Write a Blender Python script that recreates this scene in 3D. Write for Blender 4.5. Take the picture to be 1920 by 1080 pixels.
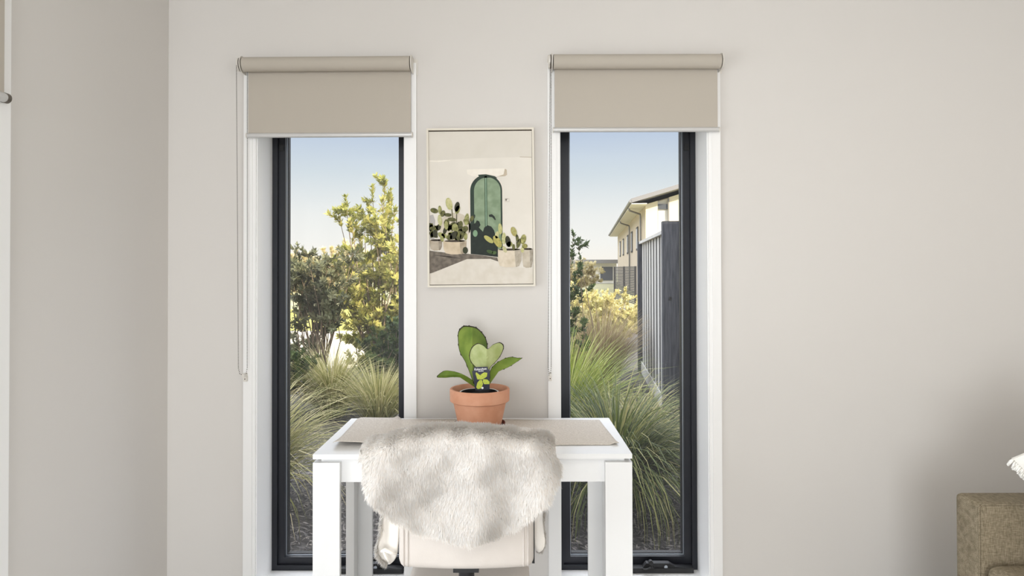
import bpy, bmesh, math, random
import numpy as np
from mathutils import Vector, Matrix, Euler
for o in list(bpy.data.objects): bpy.data.objects.remove(o)
S = bpy.context.scene
COL = S.collection
PI = math.pi
R = math.radians

# ---------------------------------------------------------------- camera
F = 1242.0                       # focal length in pixels of the 1920 frame
CAMZ = 1.33
PITCH, ROLL = R(0.60), R(0.12)
CY = 504 - F*math.tan(PITCH)
cd = bpy.data.cameras.new('camera')
cam = bpy.data.objects.new('camera', cd); COL.objects.link(cam)
cd.sensor_width = 36; cd.lens = F/1920*36
cd.shift_y = (CY-540)/1920
cd.clip_start = 0.05; cd.clip_end = 500
RM = Matrix.Rotation(PI/2+PITCH, 3, 'X') @ Matrix.Rotation(-ROLL, 3, 'Z')
cam.matrix_world = Matrix.Translation((0,0,CAMZ)) @ RM.to_4x4()
S.camera = cam
def at(px, py, Y):
    d = RM @ Vector(((px-960)/F, -(py-CY)/F, -1))
    return Vector((0,0,CAMZ)) + d*(Y/d.y)

# ---------------------------------------------------------------- look
S.view_settings.view_transform = 'Standard'; S.view_settings.look = 'None'
S.view_settings.gamma = 1; S.view_settings.use_curve_mapping = False
S.view_settings.exposure = 0.0
W = bpy.data.worlds.new('sky'); S.world = W; W.use_nodes = True
nt = W.node_tree; nt.nodes.clear()
wo = nt.nodes.new('ShaderNodeOutputWorld'); bg = nt.nodes.new('ShaderNodeBackground')
tc = nt.nodes.new('ShaderNodeTexCoord'); sp = nt.nodes.new('ShaderNodeSeparateXYZ'); cr = nt.nodes.new('ShaderNodeValToRGB')
nt.links.new(tc.outputs['Generated'], sp.inputs[0]); nt.links.new(sp.outputs['Z'], cr.inputs[0])
nt.links.new(cr.outputs[0], bg.inputs[0]); nt.links.new(bg.outputs[0], wo.inputs[0])
e = cr.color_ramp.elements
e[0].position = 0.0; e[0].color = (.98,.93,.84,1)
e[1].position = 1.0; e[1].color = (4.2,4.4,4.8,1)      # bright open sky overhead
for p, c in ((.04,(.92,.92,.88,1)), (.08,(.86,.88,.86,1)), (.14,(.66,.74,.79,1)), (.21,(.50,.60,.76,1)), (.28,(.48,.58,.78,1)), (.45,(3.3,3.45,3.75,1))):
    k = e.new(p); k.color = c
bg.inputs[1].default_value = 1.0

def light(name, kind, loc, rot, energy, color, size=None, size_y=None, spread=None):
    l = bpy.data.lights.new(name, kind); l.energy = energy; l.color = color
    if kind == 'AREA':
        l.shape = 'RECTANGLE'; l.size = size; l.size_y = size_y
        if spread: l.spread = R(spread)
    o = bpy.data.objects.new(name, l); COL.objects.link(o); o.location = loc; o.rotation_euler = rot
    return o
sun = light('sun', 'SUN', (10,-10,12), (0,0,0), 7.0, (1,.88,.66)); sun.data.angle = R(0.6)
sd = Vector((math.sin(R(40))*math.cos(R(30)), -math.cos(R(40))*math.cos(R(30)), math.sin(R(30))))
sun.rotation_euler = sd.to_track_quat('Z','Y').to_euler()
# daylight through the side window and the glazed doors behind the camera, and the warm ceiling lamp
light('daylight_side_window', 'AREA', (-1.42,.75,1.02), (0,R(-90),0), 22, (.90,.95,1), 1.5, 1.7, 120)
light('daylight_rear_doors', 'AREA', (-.38,-3.35,1.15), (R(90),0,0), 60, (.92,.955,1), 1.9, 2.1, 130)
light('ceiling_lamp', 'AREA', (1.7,-.1,2.66), (0,0,0), 9, (1,.84,.66), 1.2, 1.2)

light('added_right_fill', 'AREA', (2.43,-1.7,1.05), (0,R(90),0), 62, (.88,.94,1), 1.8, 1.7, 110)  # unseen light added at the right wall to brighten the left wall

# ---------------------------------------------------------------- materials
def rgb(r, g, b):
    f = lambda c: ((c/255)/12.92 if c/255 <= .04045 else ((c/255+.055)/1.055)**2.4)
    return (f(r), f(g), f(b), 1)
def mat(name, col, rough=.6, metal=0, noise=None, col2=None, bump=0, bscale=200, sheen=0, coat=0, spec=.5, trans=0, rnd=None, stretch=None, aniso=None):
    m = bpy.data.materials.new(name); m.use_nodes = True
    n = m.node_tree.nodes; L = m.node_tree.links; b = n['Principled BSDF']
    b.inputs['Base Color'].default_value = col; b.inputs['Roughness'].default_value = rough
    b.inputs['Metallic'].default_value = metal; b.inputs['Specular IOR Level'].default_value = spec
    if sheen: b.inputs['Sheen Weight'].default_value = sheen
    if coat: b.inputs['Coat Weight'].default_value = coat
    tcn = n.new('ShaderNodeTexCoord'); src = tcn.outputs['Object']
    if stretch:
        mp = n.new('ShaderNodeMapping'); mp.inputs['Scale'].default_value = stretch; L.new(src, mp.inputs[0]); src = mp.outputs[0]
    colsock = None
    if rnd:                                   # per-face random tint
        at_ = n.new('ShaderNodeAttribute'); at_.attribute_name = 'rnd'
        rp = n.new('ShaderNodeValToRGB'); el = rp.color_ramp.elements
        el[0].color = rnd[0]; el[1].color = rnd[-1]
        for i, c in enumerate(rnd[1:-1]): k = el.new((i+1)/(len(rnd)-1)); k.color = c
        L.new(at_.outputs['Fac'], rp.inputs[0]); colsock = rp.outputs[0]
        L.new(colsock, b.inputs['Base Color'])
    elif noise:
        nz = n.new('ShaderNodeTexNoise'); nz.inputs['Scale'].default_value = noise; nz.inputs['Detail'].default_value = 6
        rp = n.new('ShaderNodeValToRGB'); rp.color_ramp.elements[0].position = .35; rp.color_ramp.elements[1].position = .65
        rp.color_ramp.elements[0].color = col; rp.color_ramp.elements[1].color = col2
        L.new(src, nz.inputs['Vector']); L.new(nz.outputs['Fac'], rp.inputs[0]); L.new(rp.outputs[0], b.inputs['Base Color']); colsock = rp.outputs[0]
    if bump:
        nb = n.new('ShaderNodeTexNoise'); nb.inputs['Scale'].default_value = bscale; nb.inputs['Detail'].default_value = 4
        bp = n.new('ShaderNodeBump'); bp.inputs['Strength'].default_value = bump; bp.inputs['Distance'].default_value = .002
        L.new(src, nb.inputs['Vector']); L.new(nb.outputs['Fac'], bp.inputs['Height']); L.new(bp.outputs[0], b.inputs['Normal'])
    if trans:
        tr = n.new('ShaderNodeBsdfTranslucent'); mx = n.new('ShaderNodeMixShader'); mx.inputs[0].default_value = trans
        if colsock: L.new(colsock, tr.inputs[0])
        else: tr.inputs[0].default_value = col
        L.new(b.outputs[0], mx.inputs[1]); L.new(tr.outputs[0], mx.inputs[2]); L.new(mx.outputs[0], n['Material Output'].inputs[0])
    return m
def weave(name, c1, c2, scale, bump=.3):
    m = mat(name, c1, .9); n = m.node_tree.nodes; L = m.node_tree.links; b = n['Principled BSDF']
    t = n.new('ShaderNodeTexCoord')
    nz = n.new('ShaderNodeTexNoise'); nz.inputs['Scale'].default_value = scale; nz.inputs['Detail'].default_value = 5
    mp1 = n.new('ShaderNodeMapping'); mp1.inputs['Scale'].default_value = (1,6,6); mp2 = n.new('ShaderNodeMapping'); mp2.inputs['Scale'].default_value = (6,1,1)
    nz2 = n.new('ShaderNodeTexNoise'); nz2.inputs['Scale'].default_value = scale; nz2.inputs['Detail'].default_value = 5
    L.new(t.outputs['Object'], mp1.inputs[0]); L.new(t.outputs['Object'], mp2.inputs[0]); L.new(mp1.outputs[0], nz.inputs[0]); L.new(mp2.outputs[0], nz2.inputs[0])
    ad = n.new('ShaderNodeMath'); ad.operation = 'ADD'; L.new(nz.outputs[0], ad.inputs[0]); L.new(nz2.outputs[0], ad.inputs[1])
    hf = n.new('ShaderNodeMath'); hf.operation = 'MULTIPLY'; hf.inputs[1].default_value = .5; L.new(ad.outputs[0], hf.inputs[0])
    rp = n.new('ShaderNodeValToRGB'); rp.color_ramp.elements[0].position = .38; rp.color_ramp.elements[1].position = .62
    rp.color_ramp.elements[0].color = c1; rp.color_ramp.elements[1].color = c2
    L.new(hf.outputs[0], rp.inputs[0]); L.new(rp.outputs[0], b.inputs['Base Color'])
    bp = n.new('ShaderNodeBump'); bp.inputs['Strength'].default_value = bump; bp.inputs['Distance'].default_value = .001
    L.new(hf.outputs[0], bp.inputs['Height']); L.new(bp.outputs[0], b.inputs['Normal'])
    return m

M = {}
M['wall'] = mat('wall_paint', rgb(218,214,209), .85, bump=.04, bscale=350, spec=.2)
M['ceil'] = mat('ceiling_paint', rgb(236,234,230), .9)
M['floor'] = mat('timber_floor', rgb(186,182,176), .6, noise=6, col2=rgb(172,168,162), stretch=(8,1,1))
M['trim'] = mat('white_gloss_trim', rgb(243,242,240), .35)
M['frame'] = mat('charcoal_aluminium', rgb(22,24,31), .38, metal=.2, bump=.03, bscale=600)
M['gasket'] = mat('black_rubber', rgb(12,12,14), .6)
M['bead'] = mat('silver_bead', rgb(160,165,172), .35, metal=.7)
M['blindfab'] = mat('blind_fabric', rgb(186,178,166), .9, bump=.15, bscale=900)
M['blindbar'] = mat('blind_bar', rgb(205,204,202), .35, metal=.25)
M['plastic'] = mat('white_plastic', rgb(222,217,208), .4)
M['chain'] = mat('bead_chain', rgb(108,102,94), .4, metal=.6)
M['desk'] = mat('white_lacquer', rgb(243,243,242), .3)
M['linen'] = weave('linen_weave', rgb(186,176,164), rgb(232,225,215), 130)
M['terracotta'] = mat('terracotta', rgb(206,146,114), .8, noise=14, col2=rgb(220,164,134), bump=.12, bscale=150)
M['saucer'] = mat('saucer_clay', rgb(110,56,44), .7)
M['soil'] = mat('potting_soil', rgb(28,22,20), .95, noise=120, col2=rgb(52,42,36), bump=1, bscale=160)
M['potblack'] = mat('nursery_pot', rgb(20,20,22), .35)
M['leaf'] = mat('succulent_leaf', rgb(92,122,38), .45, noise=14, col2=rgb(138,160,66), trans=.12)
M['leafpale'] = mat('succulent_leaf_pale', rgb(168,180,112), .5, noise=30, col2=rgb(190,200,140), trans=.12)
M['leafedge'] = mat('leaf_margin', rgb(34,26,16), .6)
M['tag'] = mat('tag_navy', rgb(22,24,44), .35)
M['tagwhite'] = mat('tag_white', rgb(235,235,235), .5)
M['tagyel'] = mat('tag_flower', rgb(196,200,70), .5, noise=300, col2=rgb(150,170,50))
M['fur'] = mat('cream_fur', rgb(244,238,229), .95, sheen=.3, trans=.4, spec=.1, rnd=(rgb(244,236,226), rgb(254,250,245), rgb(255,254,251)))
M['suede'] = mat('suede_backing', rgb(244,238,229), .95, bump=.2, bscale=300, sheen=.3)
M['chair'] = mat('chair_fabric', rgb(214,206,198), .85, bump=.25, bscale=700, sheen=.2, noise=9, col2=rgb(208,200,192))
M['chairblack'] = mat('chair_plastic', rgb(22,22,24), .45)
M['chrome'] = mat('chrome', rgb(200,200,202), .15, metal=1)
M['sofa'] = weave('taupe_chenille', rgb(108,97,76), rgb(150,138,116), 60, .6)
M['pillow'] = mat('white_yarn', rgb(238,236,230), .95, bump=.5, bscale=200)
M['picframe'] = mat('cream_frame', rgb(226,219,204), .5)
M['dark'] = mat('dark_recess', rgb(60,48,36), .8)
# outdoors
M['mulch'] = mat('dark_mulch', rgb(48,45,44), .95, noise=30, col2=rgb(88,84,80), bump=1, bscale=60)
M['chip'] = mat('bark_chip', rgb(90,85,82), .8, rnd=(rgb(52,48,48), rgb(92,88,86), rgb(120,114,110), rgb(150,142,134)))
M['concrete'] = mat('pale_path', rgb(184,174,154), .9, noise=3, col2=rgb(168,158,138))
M['lawn'] = mat('yellow_lawn', rgb(160,150,66), .95, noise=8, col2=rgb(134,132,58), bump=.8, bscale=40)
M['fencew'] = mat('weathered_paling', rgb(168,168,166), .9, noise=7, col2=rgb(206,204,200), stretch=(6,6,.5), bump=.4, bscale=60)
M['fencegap'] = mat('gap_shade_paling', rgb(34,34,36), .9, noise=7, col2=rgb(54,54,54), stretch=(6,6,.5))  # set-back palings: shade of the fence gaps put into the colour
M['fencep'] = mat('dark_post', rgb(52,54,62), .9, noise=10, col2=rgb(80,82,88), stretch=(6,6,.6), bump=.5, bscale=50)
M['redpost'] = mat('red_brown_post', rgb(110,56,46), .8)
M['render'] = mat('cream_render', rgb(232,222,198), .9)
M['render2'] = mat('shaded_render', rgb(190,176,156), .9, noise=2, col2=rgb(180,166,148))  # house render darkened: the side wall's shade is in the colour
M['roof'] = mat('grey_roof_metal', rgb(128,126,126), .6)
M['soffit'] = mat('pale_soffit', rgb(206,200,190), .8)
M['winglass'] = mat('far_glass', rgb(86,90,98), .15)
M['slat'] = mat('dark_slat', rgb(52,50,50), .7)
M['whitewall'] = mat('far_white_wall', rgb(225,222,214), .9)
M['bark'] = mat('shrub_bark', rgb(118,102,84), .9, noise=30, col2=rgb(146,128,106))
def leafmat(name, cols, tr=.35): M[name] = mat(name, cols[0], .55, rnd=cols, trans=tr, spec=.35)
leafmat('lv_tree', (rgb(112,118,58), rgb(150,152,80), rgb(184,178,100), rgb(212,202,132)))
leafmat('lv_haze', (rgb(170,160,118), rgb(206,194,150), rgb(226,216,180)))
leafmat('lv_grey', (rgb(84,88,64), rgb(120,122,90), rgb(160,156,118)))
leafmat('lv_dark', (rgb(48,66,36), rgb(74,92,48), rgb(104,120,66)))
leafmat('lv_yellow', (rgb(136,134,78), rgb(190,182,116), rgb(220,210,152), rgb(240,234,194)))
leafmat('lv_dry', (rgb(120,106,78), rgb(160,142,108), rgb(184,168,132)))
leafmat('gr_green', (rgb(50,70,26), rgb(84,106,40), rgb(120,138,64), rgb(176,178,122)), .3)
leafmat('gr_bright', (rgb(84,104,36), rgb(134,150,58), rgb(174,180,92), rgb(222,214,170)), .3)
leafmat('gr_pale', (rgb(92,98,46), rgb(142,142,78), rgb(184,176,122), rgb(220,206,164)), .3)
leafmat('gr_dark', (rgb(32,42,16), rgb(62,76,28), rgb(104,114,50), rgb(190,178,126)), .25)
# glass and fly screen
def glassmat(name, haze, hcol, gl):
    m = bpy.data.materials.new(name); m.use_nodes = True; n = m.node_tree.nodes; L = m.node_tree.links; n.clear()
    out = n.new('ShaderNodeOutputMaterial'); t = n.new('ShaderNodeBsdfTransparent'); mx = n.new('ShaderNodeMixShader'); mx.inputs[0].default_value = haze
    if gl: s = n.new('ShaderNodeBsdfGlossy'); s.inputs['Roughness'].default_value = .02
    else:
        s = n.new('ShaderNodeAddShader'); d1 = n.new('ShaderNodeBsdfDiffuse'); d2 = n.new('ShaderNodeBsdfTranslucent')
        d1.inputs[0].default_value = hcol; d2.inputs[0].default_value = hcol
        L.new(d1.outputs[0], s.inputs[0]); L.new(d2.outputs[0], s.inputs[1])
    L.new(t.outputs[0], mx.inputs[1]); L.new(s.outputs[0], mx.inputs[2]); L.new(mx.outputs[0], out.inputs[0])
    return m
M['glass'] = glassmat('window_glass', .010, None, True)
M['screen'] = glassmat('fly_screen_mesh', .022, (.5,.5,.5,1), False)

# ---------------------------------------------------------------- object helpers
def link(o, parent=None):
    COL.objects.link(o)
    if parent is not None:
        o.parent = parent
        bpy.context.view_layer.update()
        o.matrix_parent_inverse = parent.matrix_world.inverted()
    return o
def obj(name, bm, m, parent=None, smooth=False, bevel=0, seg=2):
    me = bpy.data.meshes.new(name)
    if bevel:
        ed = [e_ for e_ in bm.edges if len(e_.link_faces) == 2 and e_.calc_face_angle(0) > .5]
        bmesh.ops.bevel(bm, geom=ed, offset=bevel, segments=seg, profile=.5, affect='EDGES', clamp_overlap=True)
    bmesh.ops.recalc_face_normals(bm, faces=bm.faces)
    bm.to_mesh(me); bm.free()
    ms = m if isinstance(m, (list,tuple)) else [m]
    for x in ms: me.materials.append(x)
    o = bpy.data.objects.new(name, me)
    if smooth:
        for p in me.polygons: p.use_smooth = True
        if smooth != 'all':
            me.set_sharp_from_angle(angle=R(40))
    return link(o, parent)
def empty(name, loc, label=None, cat=None, group=None, kind=None):
    o = bpy.data.objects.new(name, None); COL.objects.link(o); o.location = loc; o.empty_display_size = .1
    bpy.context.view_layer.update()
    tag(o, label, cat, group, kind); return o
def tag(o, label=None, cat=None, group=None, kind=None):
    if label: o['label'] = label
    if cat: o['category'] = cat
    if group: o['group'] = group
    if kind: o['kind'] = kind
    return o
def struct(o): o['kind'] = 'structure'; return o
def box(bm, x0, x1, y0, y1, z0, z1, mi=0):
    v = [bm.verts.new(p) for p in ((x0,y0,z0),(x1,y0,z0),(x1,y1,z0),(x0,y1,z0),(x0,y0,z1),(x1,y0,z1),(x1,y1,z1),(x0,y1,z1))]
    for q in ((3,2,1,0),(4,5,6,7),(0,1,5,4),(1,2,6,5),(2,3,7,6),(3,0,4,7)):
        f = bm.faces.new([v[i] for i in q]); f.material_index = mi
    return v
def B(*a):
    bm = bmesh.new(); box(bm, *a); return bm
def cyl(bm, p0, p1, r0, r1=None, seg=24, caps=True, mi=0):
    if r1 is None: r1 = r0
    p0 = Vector(p0); p1 = Vector(p1); d = (p1-p0).normalized()
    a = d.orthogonal().normalized(); b = d.cross(a)
    A = [bm.verts.new(p0+(a*math.cos(t)+b*math.sin(t))*r0) for t in [2*PI*i/seg for i in range(seg)]]
    C = [bm.verts.new(p1+(a*math.cos(t)+b*math.sin(t))*r1) for t in [2*PI*i/seg for i in range(seg)]]
    for i in range(seg):
        f = bm.faces.new((A[i],A[(i+1)%seg],C[(i+1)%seg],C[i])); f.material_index = mi
    if caps:
        bm.faces.new(A[::-1]).material_index = mi; bm.faces.new(C).material_index = mi
def tube(bm, pts, r, seg=8, caps=True):
    pts = [Vector(p) for p in pts]; rr = r if isinstance(r, list) else [r]*len(pts)
    rings = []; a = None
    for i, p in enumerate(pts):
        d = (pts[min(i+1,len(pts)-1)]-pts[max(i-1,0)]).normalized()
        if a is None: a = d.orthogonal().normalized()
        a = (a - d*a.dot(d)).normalized(); b = d.cross(a)
        rings.append([bm.verts.new(p+(a*math.cos(2*PI*k/seg)+b*math.sin(2*PI*k/seg))*rr[i]) for k in range(seg)])
    for i in range(len(rings)-1):
        for k in range(seg): bm.faces.new((rings[i][k],rings[i][(k+1)%seg],rings[i+1][(k+1)%seg],rings[i+1][k]))
    if caps and seg > 2: bm.faces.new(rings[0][::-1]); bm.faces.new(rings[-1])
def lathe(bm, prof, c, seg=48):
    rings = []
    for r, z in prof: rings.append([bm.verts.new((c[0]+r*math.cos(2*PI*k/seg), c[1]+r*math.sin(2*PI*k/seg), c[2]+z)) for k in range(seg)])
    for i in range(len(rings)-1):
        for k in range(seg): bm.faces.new((rings[i][k],rings[i][(k+1)%seg],rings[i+1][(k+1)%seg],rings[i+1][k]))
    return rings
def prism(bm, pts, off, mi=0):
    off = Vector(off); A = [bm.verts.new(p) for p in pts]; C = [bm.verts.new(Vector(p)+off) for p in pts]
    n = len(pts); bm.faces.new(A).material_index = mi; bm.faces.new(C[::-1]).material_index = mi
    for i in range(n): bm.faces.new((A[i],C[i],C[(i+1)%n],A[(i+1)%n])).material_index = mi
def rawmesh(name, verts, faces, m, parent=None, rnd=None, smooth=False, normals=None):
    me = bpy.data.meshes.new(name); me.from_pydata(verts, [], faces); me.materials.append(m)
    if rnd is not None:
        a = me.attributes.new('rnd', 'FLOAT', 'FACE'); a.data.foreach_set('value', np.asarray(rnd, dtype=np.float32))
    if smooth: me.shade_smooth()
    if normals is not None: me.normals_split_custom_set_from_vertices(normals)
    return link(bpy.data.objects.new(name, me), parent)

# ---------------------------------------------------------------- room shell
D = 2.63                           # far wall
XL, XR, YB, H = -1.366, 2.40, -3.5, 2.70
TH = .30
o1 = (-1.014,-.425); o2 = (.189,.779); ZB, ZT = .063, 2.10
def wall_xz(bm, x0, x1, z0, z1, y0, y1, holes):
    xs = sorted({x0,x1,*[h[0] for h in holes],*[h[1] for h in holes]})
    for a, b in zip(xs, xs[1:]):
        hs = [h for h in holes if h[0] < (a+b)/2 < h[1]]
        if hs:
            box(bm, a, b, y0, y1, z0, hs[0][2]); box(bm, a, b, y0, y1, hs[0][3], z1)
        else: box(bm, a, b, y0, y1, z0, z1)
bm = bmesh.new(); wall_xz(bm, XL, XR, 0, H, D, D+TH, [(o1[0],o1[1],ZB,ZT), (o2[0],o2[1],ZB,ZT)])
struct(obj('wall_back', bm, M['wall']))
W3 = (-.10, 1.737, .063, 2.10)
bm = bmesh.new()
box(bm, XL-TH, XL, YB, W3[0], 0, H); box(bm, XL-TH, XL, W3[1], D+TH, 0, H); box(bm, XL-TH, XL, W3[0], W3[1], 0, W3[2]); box(bm, XL-TH, XL, W3[0], W3[1], W3[3], H)
struct(obj('wall_left', bm, M['wall']))
bm = bmesh.new(); box(bm, XR, XR+TH, YB, -2.62, 0, H); box(bm, XR, XR+TH, -.78, D+TH, 0, H); box(bm, XR, XR+TH, -2.62, -.78, 0, .1); box(bm, XR, XR+TH, -2.62, -.78, 2.05, H)
struct(obj('wall_right', bm, M['wall']))
bm = bmesh.new(); wall_xz(bm, XL-TH, XR+TH, 0, H, YB-TH, YB, [(-1.33,.57,.06,2.2)])
struct(obj('wall_front', bm, M['wall']))
struct(obj('ceiling', B(XL-TH, XR+TH, YB-TH, D+TH, H, H+.1), M['ceil']))
struct(obj('floor', B(XL-TH, XR+TH, YB-TH, D+TH, -.1, 0), M['floor']))
struct(obj('baseboard_right', B(XR-.015, XR, YB, D-.015, 0, .045), M['trim']))
struct(obj('baseboard_left', B(XL, XL+.015, YB, D-.015, 0, .045), M['trim']))
struct(obj('baseboard_back', B(XL+.015, XR-.015, D-.012, D, 0, .045), M['trim']))
# unseen roof block added and sized to shade the garden, and outer house walls
bm = bmesh.new(); box(bm, -7, 8, -9, 2.95, H+.12, 3.8); box(bm, -7.3, 8.3, -9.3, 3.3, 3.8, 3.95)
struct(obj('shade_block', bm, M['render2']))
bm = bmesh.new(); box(bm, -7, XL-TH-.01, 2.65, 2.93, -.1, H+.1); box(bm, XR+TH+.01, 8, 2.65, 2.93, -.1, H+.1)
struct(obj('wall_outside', bm, M['render2']))

# ---------------------------------------------------------------- windows 1, 2 (far wall)
YF = 2.79
def window(n, x0, x1, swap):
    w = empty('window_%d' % n, ((x0+x1)/2, D, ZB), kind='structure')
    bm = bmesh.new(); t = .004                               # white lining of the opening
    box(bm, x0-.0005, x0+t, D-.002, YF+.07, ZB, ZT); box(bm, x1-t, x1+.0005, D-.002, YF+.07, ZB, ZT)
    box(bm, x0+t, x1-t, D-.002, YF+.07, ZT-t, ZT); box(bm, x0+t, x1-t, D-.002, YF+.07, ZB-.0005, ZB+t)
    obj('reveal', bm, M['trim'], w)
    bm = bmesh.new(); a = .047; zz = ZB                      # architrave with a small inner step
    for (p, q, y) in ((a, .012, .014), (.012, 0, .010)):
        box(bm, x0-p, x0-q, D-y, D, zz-p, ZT+p); box(bm, x1+q, x1+p, D-y, D, zz-p, ZT+p)
        box(bm, x0-q, x1+q, D-y, D, ZT+q, ZT+p); box(bm, x0-q, x1+q, D-y, D, max(zz-p,.0), zz-q)
    obj('architrave', bm, M['trim'], w)
    a0, a1, b0, b1 = x0+t, x1-t, ZB+t, ZT-t
    def ring(bm, i, wd, y0, y1):
        X0, X1, Z0, Z1 = a0+i, a1-i, b0+i, b1-i
        box(bm, X0, X0+wd, y0, y1, Z0, Z1); box(bm, X1-wd, X1, y0, y1, Z0, Z1)
        box(bm, X0+wd, X1-wd, y0, y1, Z0, Z0+wd); box(bm, X0+wd, X1-wd, y0, y1, Z1-wd, Z1)
    bm = bmesh.new(); ring(bm, 0, .022, YF, YF+.07); obj('outer_frame', bm, M['frame'], w, bevel=.002)
    bm = bmesh.new(); ring(bm, .022, .028, YF+.014, YF+.07); obj('sash', bm, M['frame'], w, bevel=.002)
    bm = bmesh.new(); ring(bm, .050, .003, YF+.030, YF+.034); obj('glazing_bead', bm, M['bead'], w)
    bm = bmesh.new(); ring(bm, .050, .005, YF+.040, YF+.066); obj('gasket', bm, M['gasket'], w)
    obj('glass_pane', B(a0+.052, a1-.052, YF+.052, YF+.056, b0+.052, b1-.052), M['glass'], w)
    bm = bmesh.new(); i = .050
    bm.faces.new([bm.verts.new(p) for p in ((a0+i,YF+.036,b0+i),(a1-i,YF+.036,b0+i),(a1-i,YF+.036,b1-i),(a0+i,YF+.036,b1-i))])
    obj('flyscreen', bm, M['screen'], w)
    # little hinge blocks and screws
    bm = bmesh.new()
    for z in (1.83,): box(bm, (a0+.024 if not swap else a1-.045), (a0+.045 if not swap else a1-.024), YF+.010, YF+.014, z, z+.03)
    obj('hinge_block', bm, M['gasket'], w)
    # chain winder on the bottom rail
    wx = a1-.025
    wi = obj('winder', B(wx-.30, wx, YF-.035, YF-.0005, b0+.002, b0+.022), M['gasket'], w, bevel=.004)
    bm = bmesh.new()
    pr = [(wx-.21,b0+.022),(wx-.195,b0+.040),(wx-.10,b0+.040),(wx-.075,b0+.026),(wx-.02,b0+.022)]
    prism(bm, [Vector((x,YF-.030,z)) for x, z in pr], (0,.027,0)); obj('winder_housing', bm, M['gasket'], wi, bevel=.003)
    bm = bmesh.new(); kx = wx-.115
    cyl(bm, (kx,YF-.033,b0+.026), (kx,YF-.030,b0+.026), .007); obj('key_lock', bm, M['bead'], wi)
    bm = bmesh.new(); hx = wx-.175
    tube(bm, [(hx+.005,YF-.037,b0+.026),(hx,YF-.045,b0+.032),(hx-.006,YF-.047,b0+.048)], .007, 10); cyl(bm, (hx-.006,YF-.055,b0+.052), (hx-.006,YF-.038,b0+.052), .009, seg=16)
    tube(bm, [(hx,YF-.045,b0+.032),(hx-.02,YF-.045,b0+.022),(hx-.035,YF-.04,b0+.02)], .005, 8)
    obj('winder_handle', bm, M['gasket'], wi, smooth=True)
    return w
window(1, *o1, False); window(2, *o2, True)
# window 3 in the left wall
w = empty('window_3', (XL,.8,ZB), kind='structure')
bm = bmesh.new(); a = .047; y0, y1, z0, z1 = W3
box(bm, XL, XL+.014, y0-a, y0, z0-a, z1+a); box(bm, XL, XL+.014, y1, y1+a, z0-a, z1+a); box(bm, XL, XL+.014, y0, y1, z1, z1+a); box(bm, XL, XL+.014, y0, y1, z0-a, z0)
obj('architrave', bm, M['trim'], w)
bm = bmesh.new(); t = .004
box(bm, XL-.16, XL, y0, y0+t, z0, z1); box(bm, XL-.16, XL, y1-t, y1, z0, z1); box(bm, XL-.16, XL, y0+t, y1-t, z1-t, z1); box(bm, XL-.16, XL, y0+t, y1-t, z0, z0+t)
obj('reveal', bm, M['trim'], w)
bm = bmesh.new()
for (p, q, r_, s_) in ((y0+t,y0+.06,z0+t,z1-t),(y1-.06,y1-t,z0+t,z1-t),(.79,.85,z0+.06,z1-.06),(y0+.06,y1-.06,z0+t,z0+.06),(y0+.06,y1-.06,z1-.06,z1-t)):
    box(bm, XL-.23, XL-.16, p, q, r_, s_)
obj('outer_frame', bm, M['frame'], w)
obj('glass_pane', B(XL-.20, XL-.196, y0+.06, y1-.06, z0+.06, z1-.06), M['glass'], w)

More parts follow.
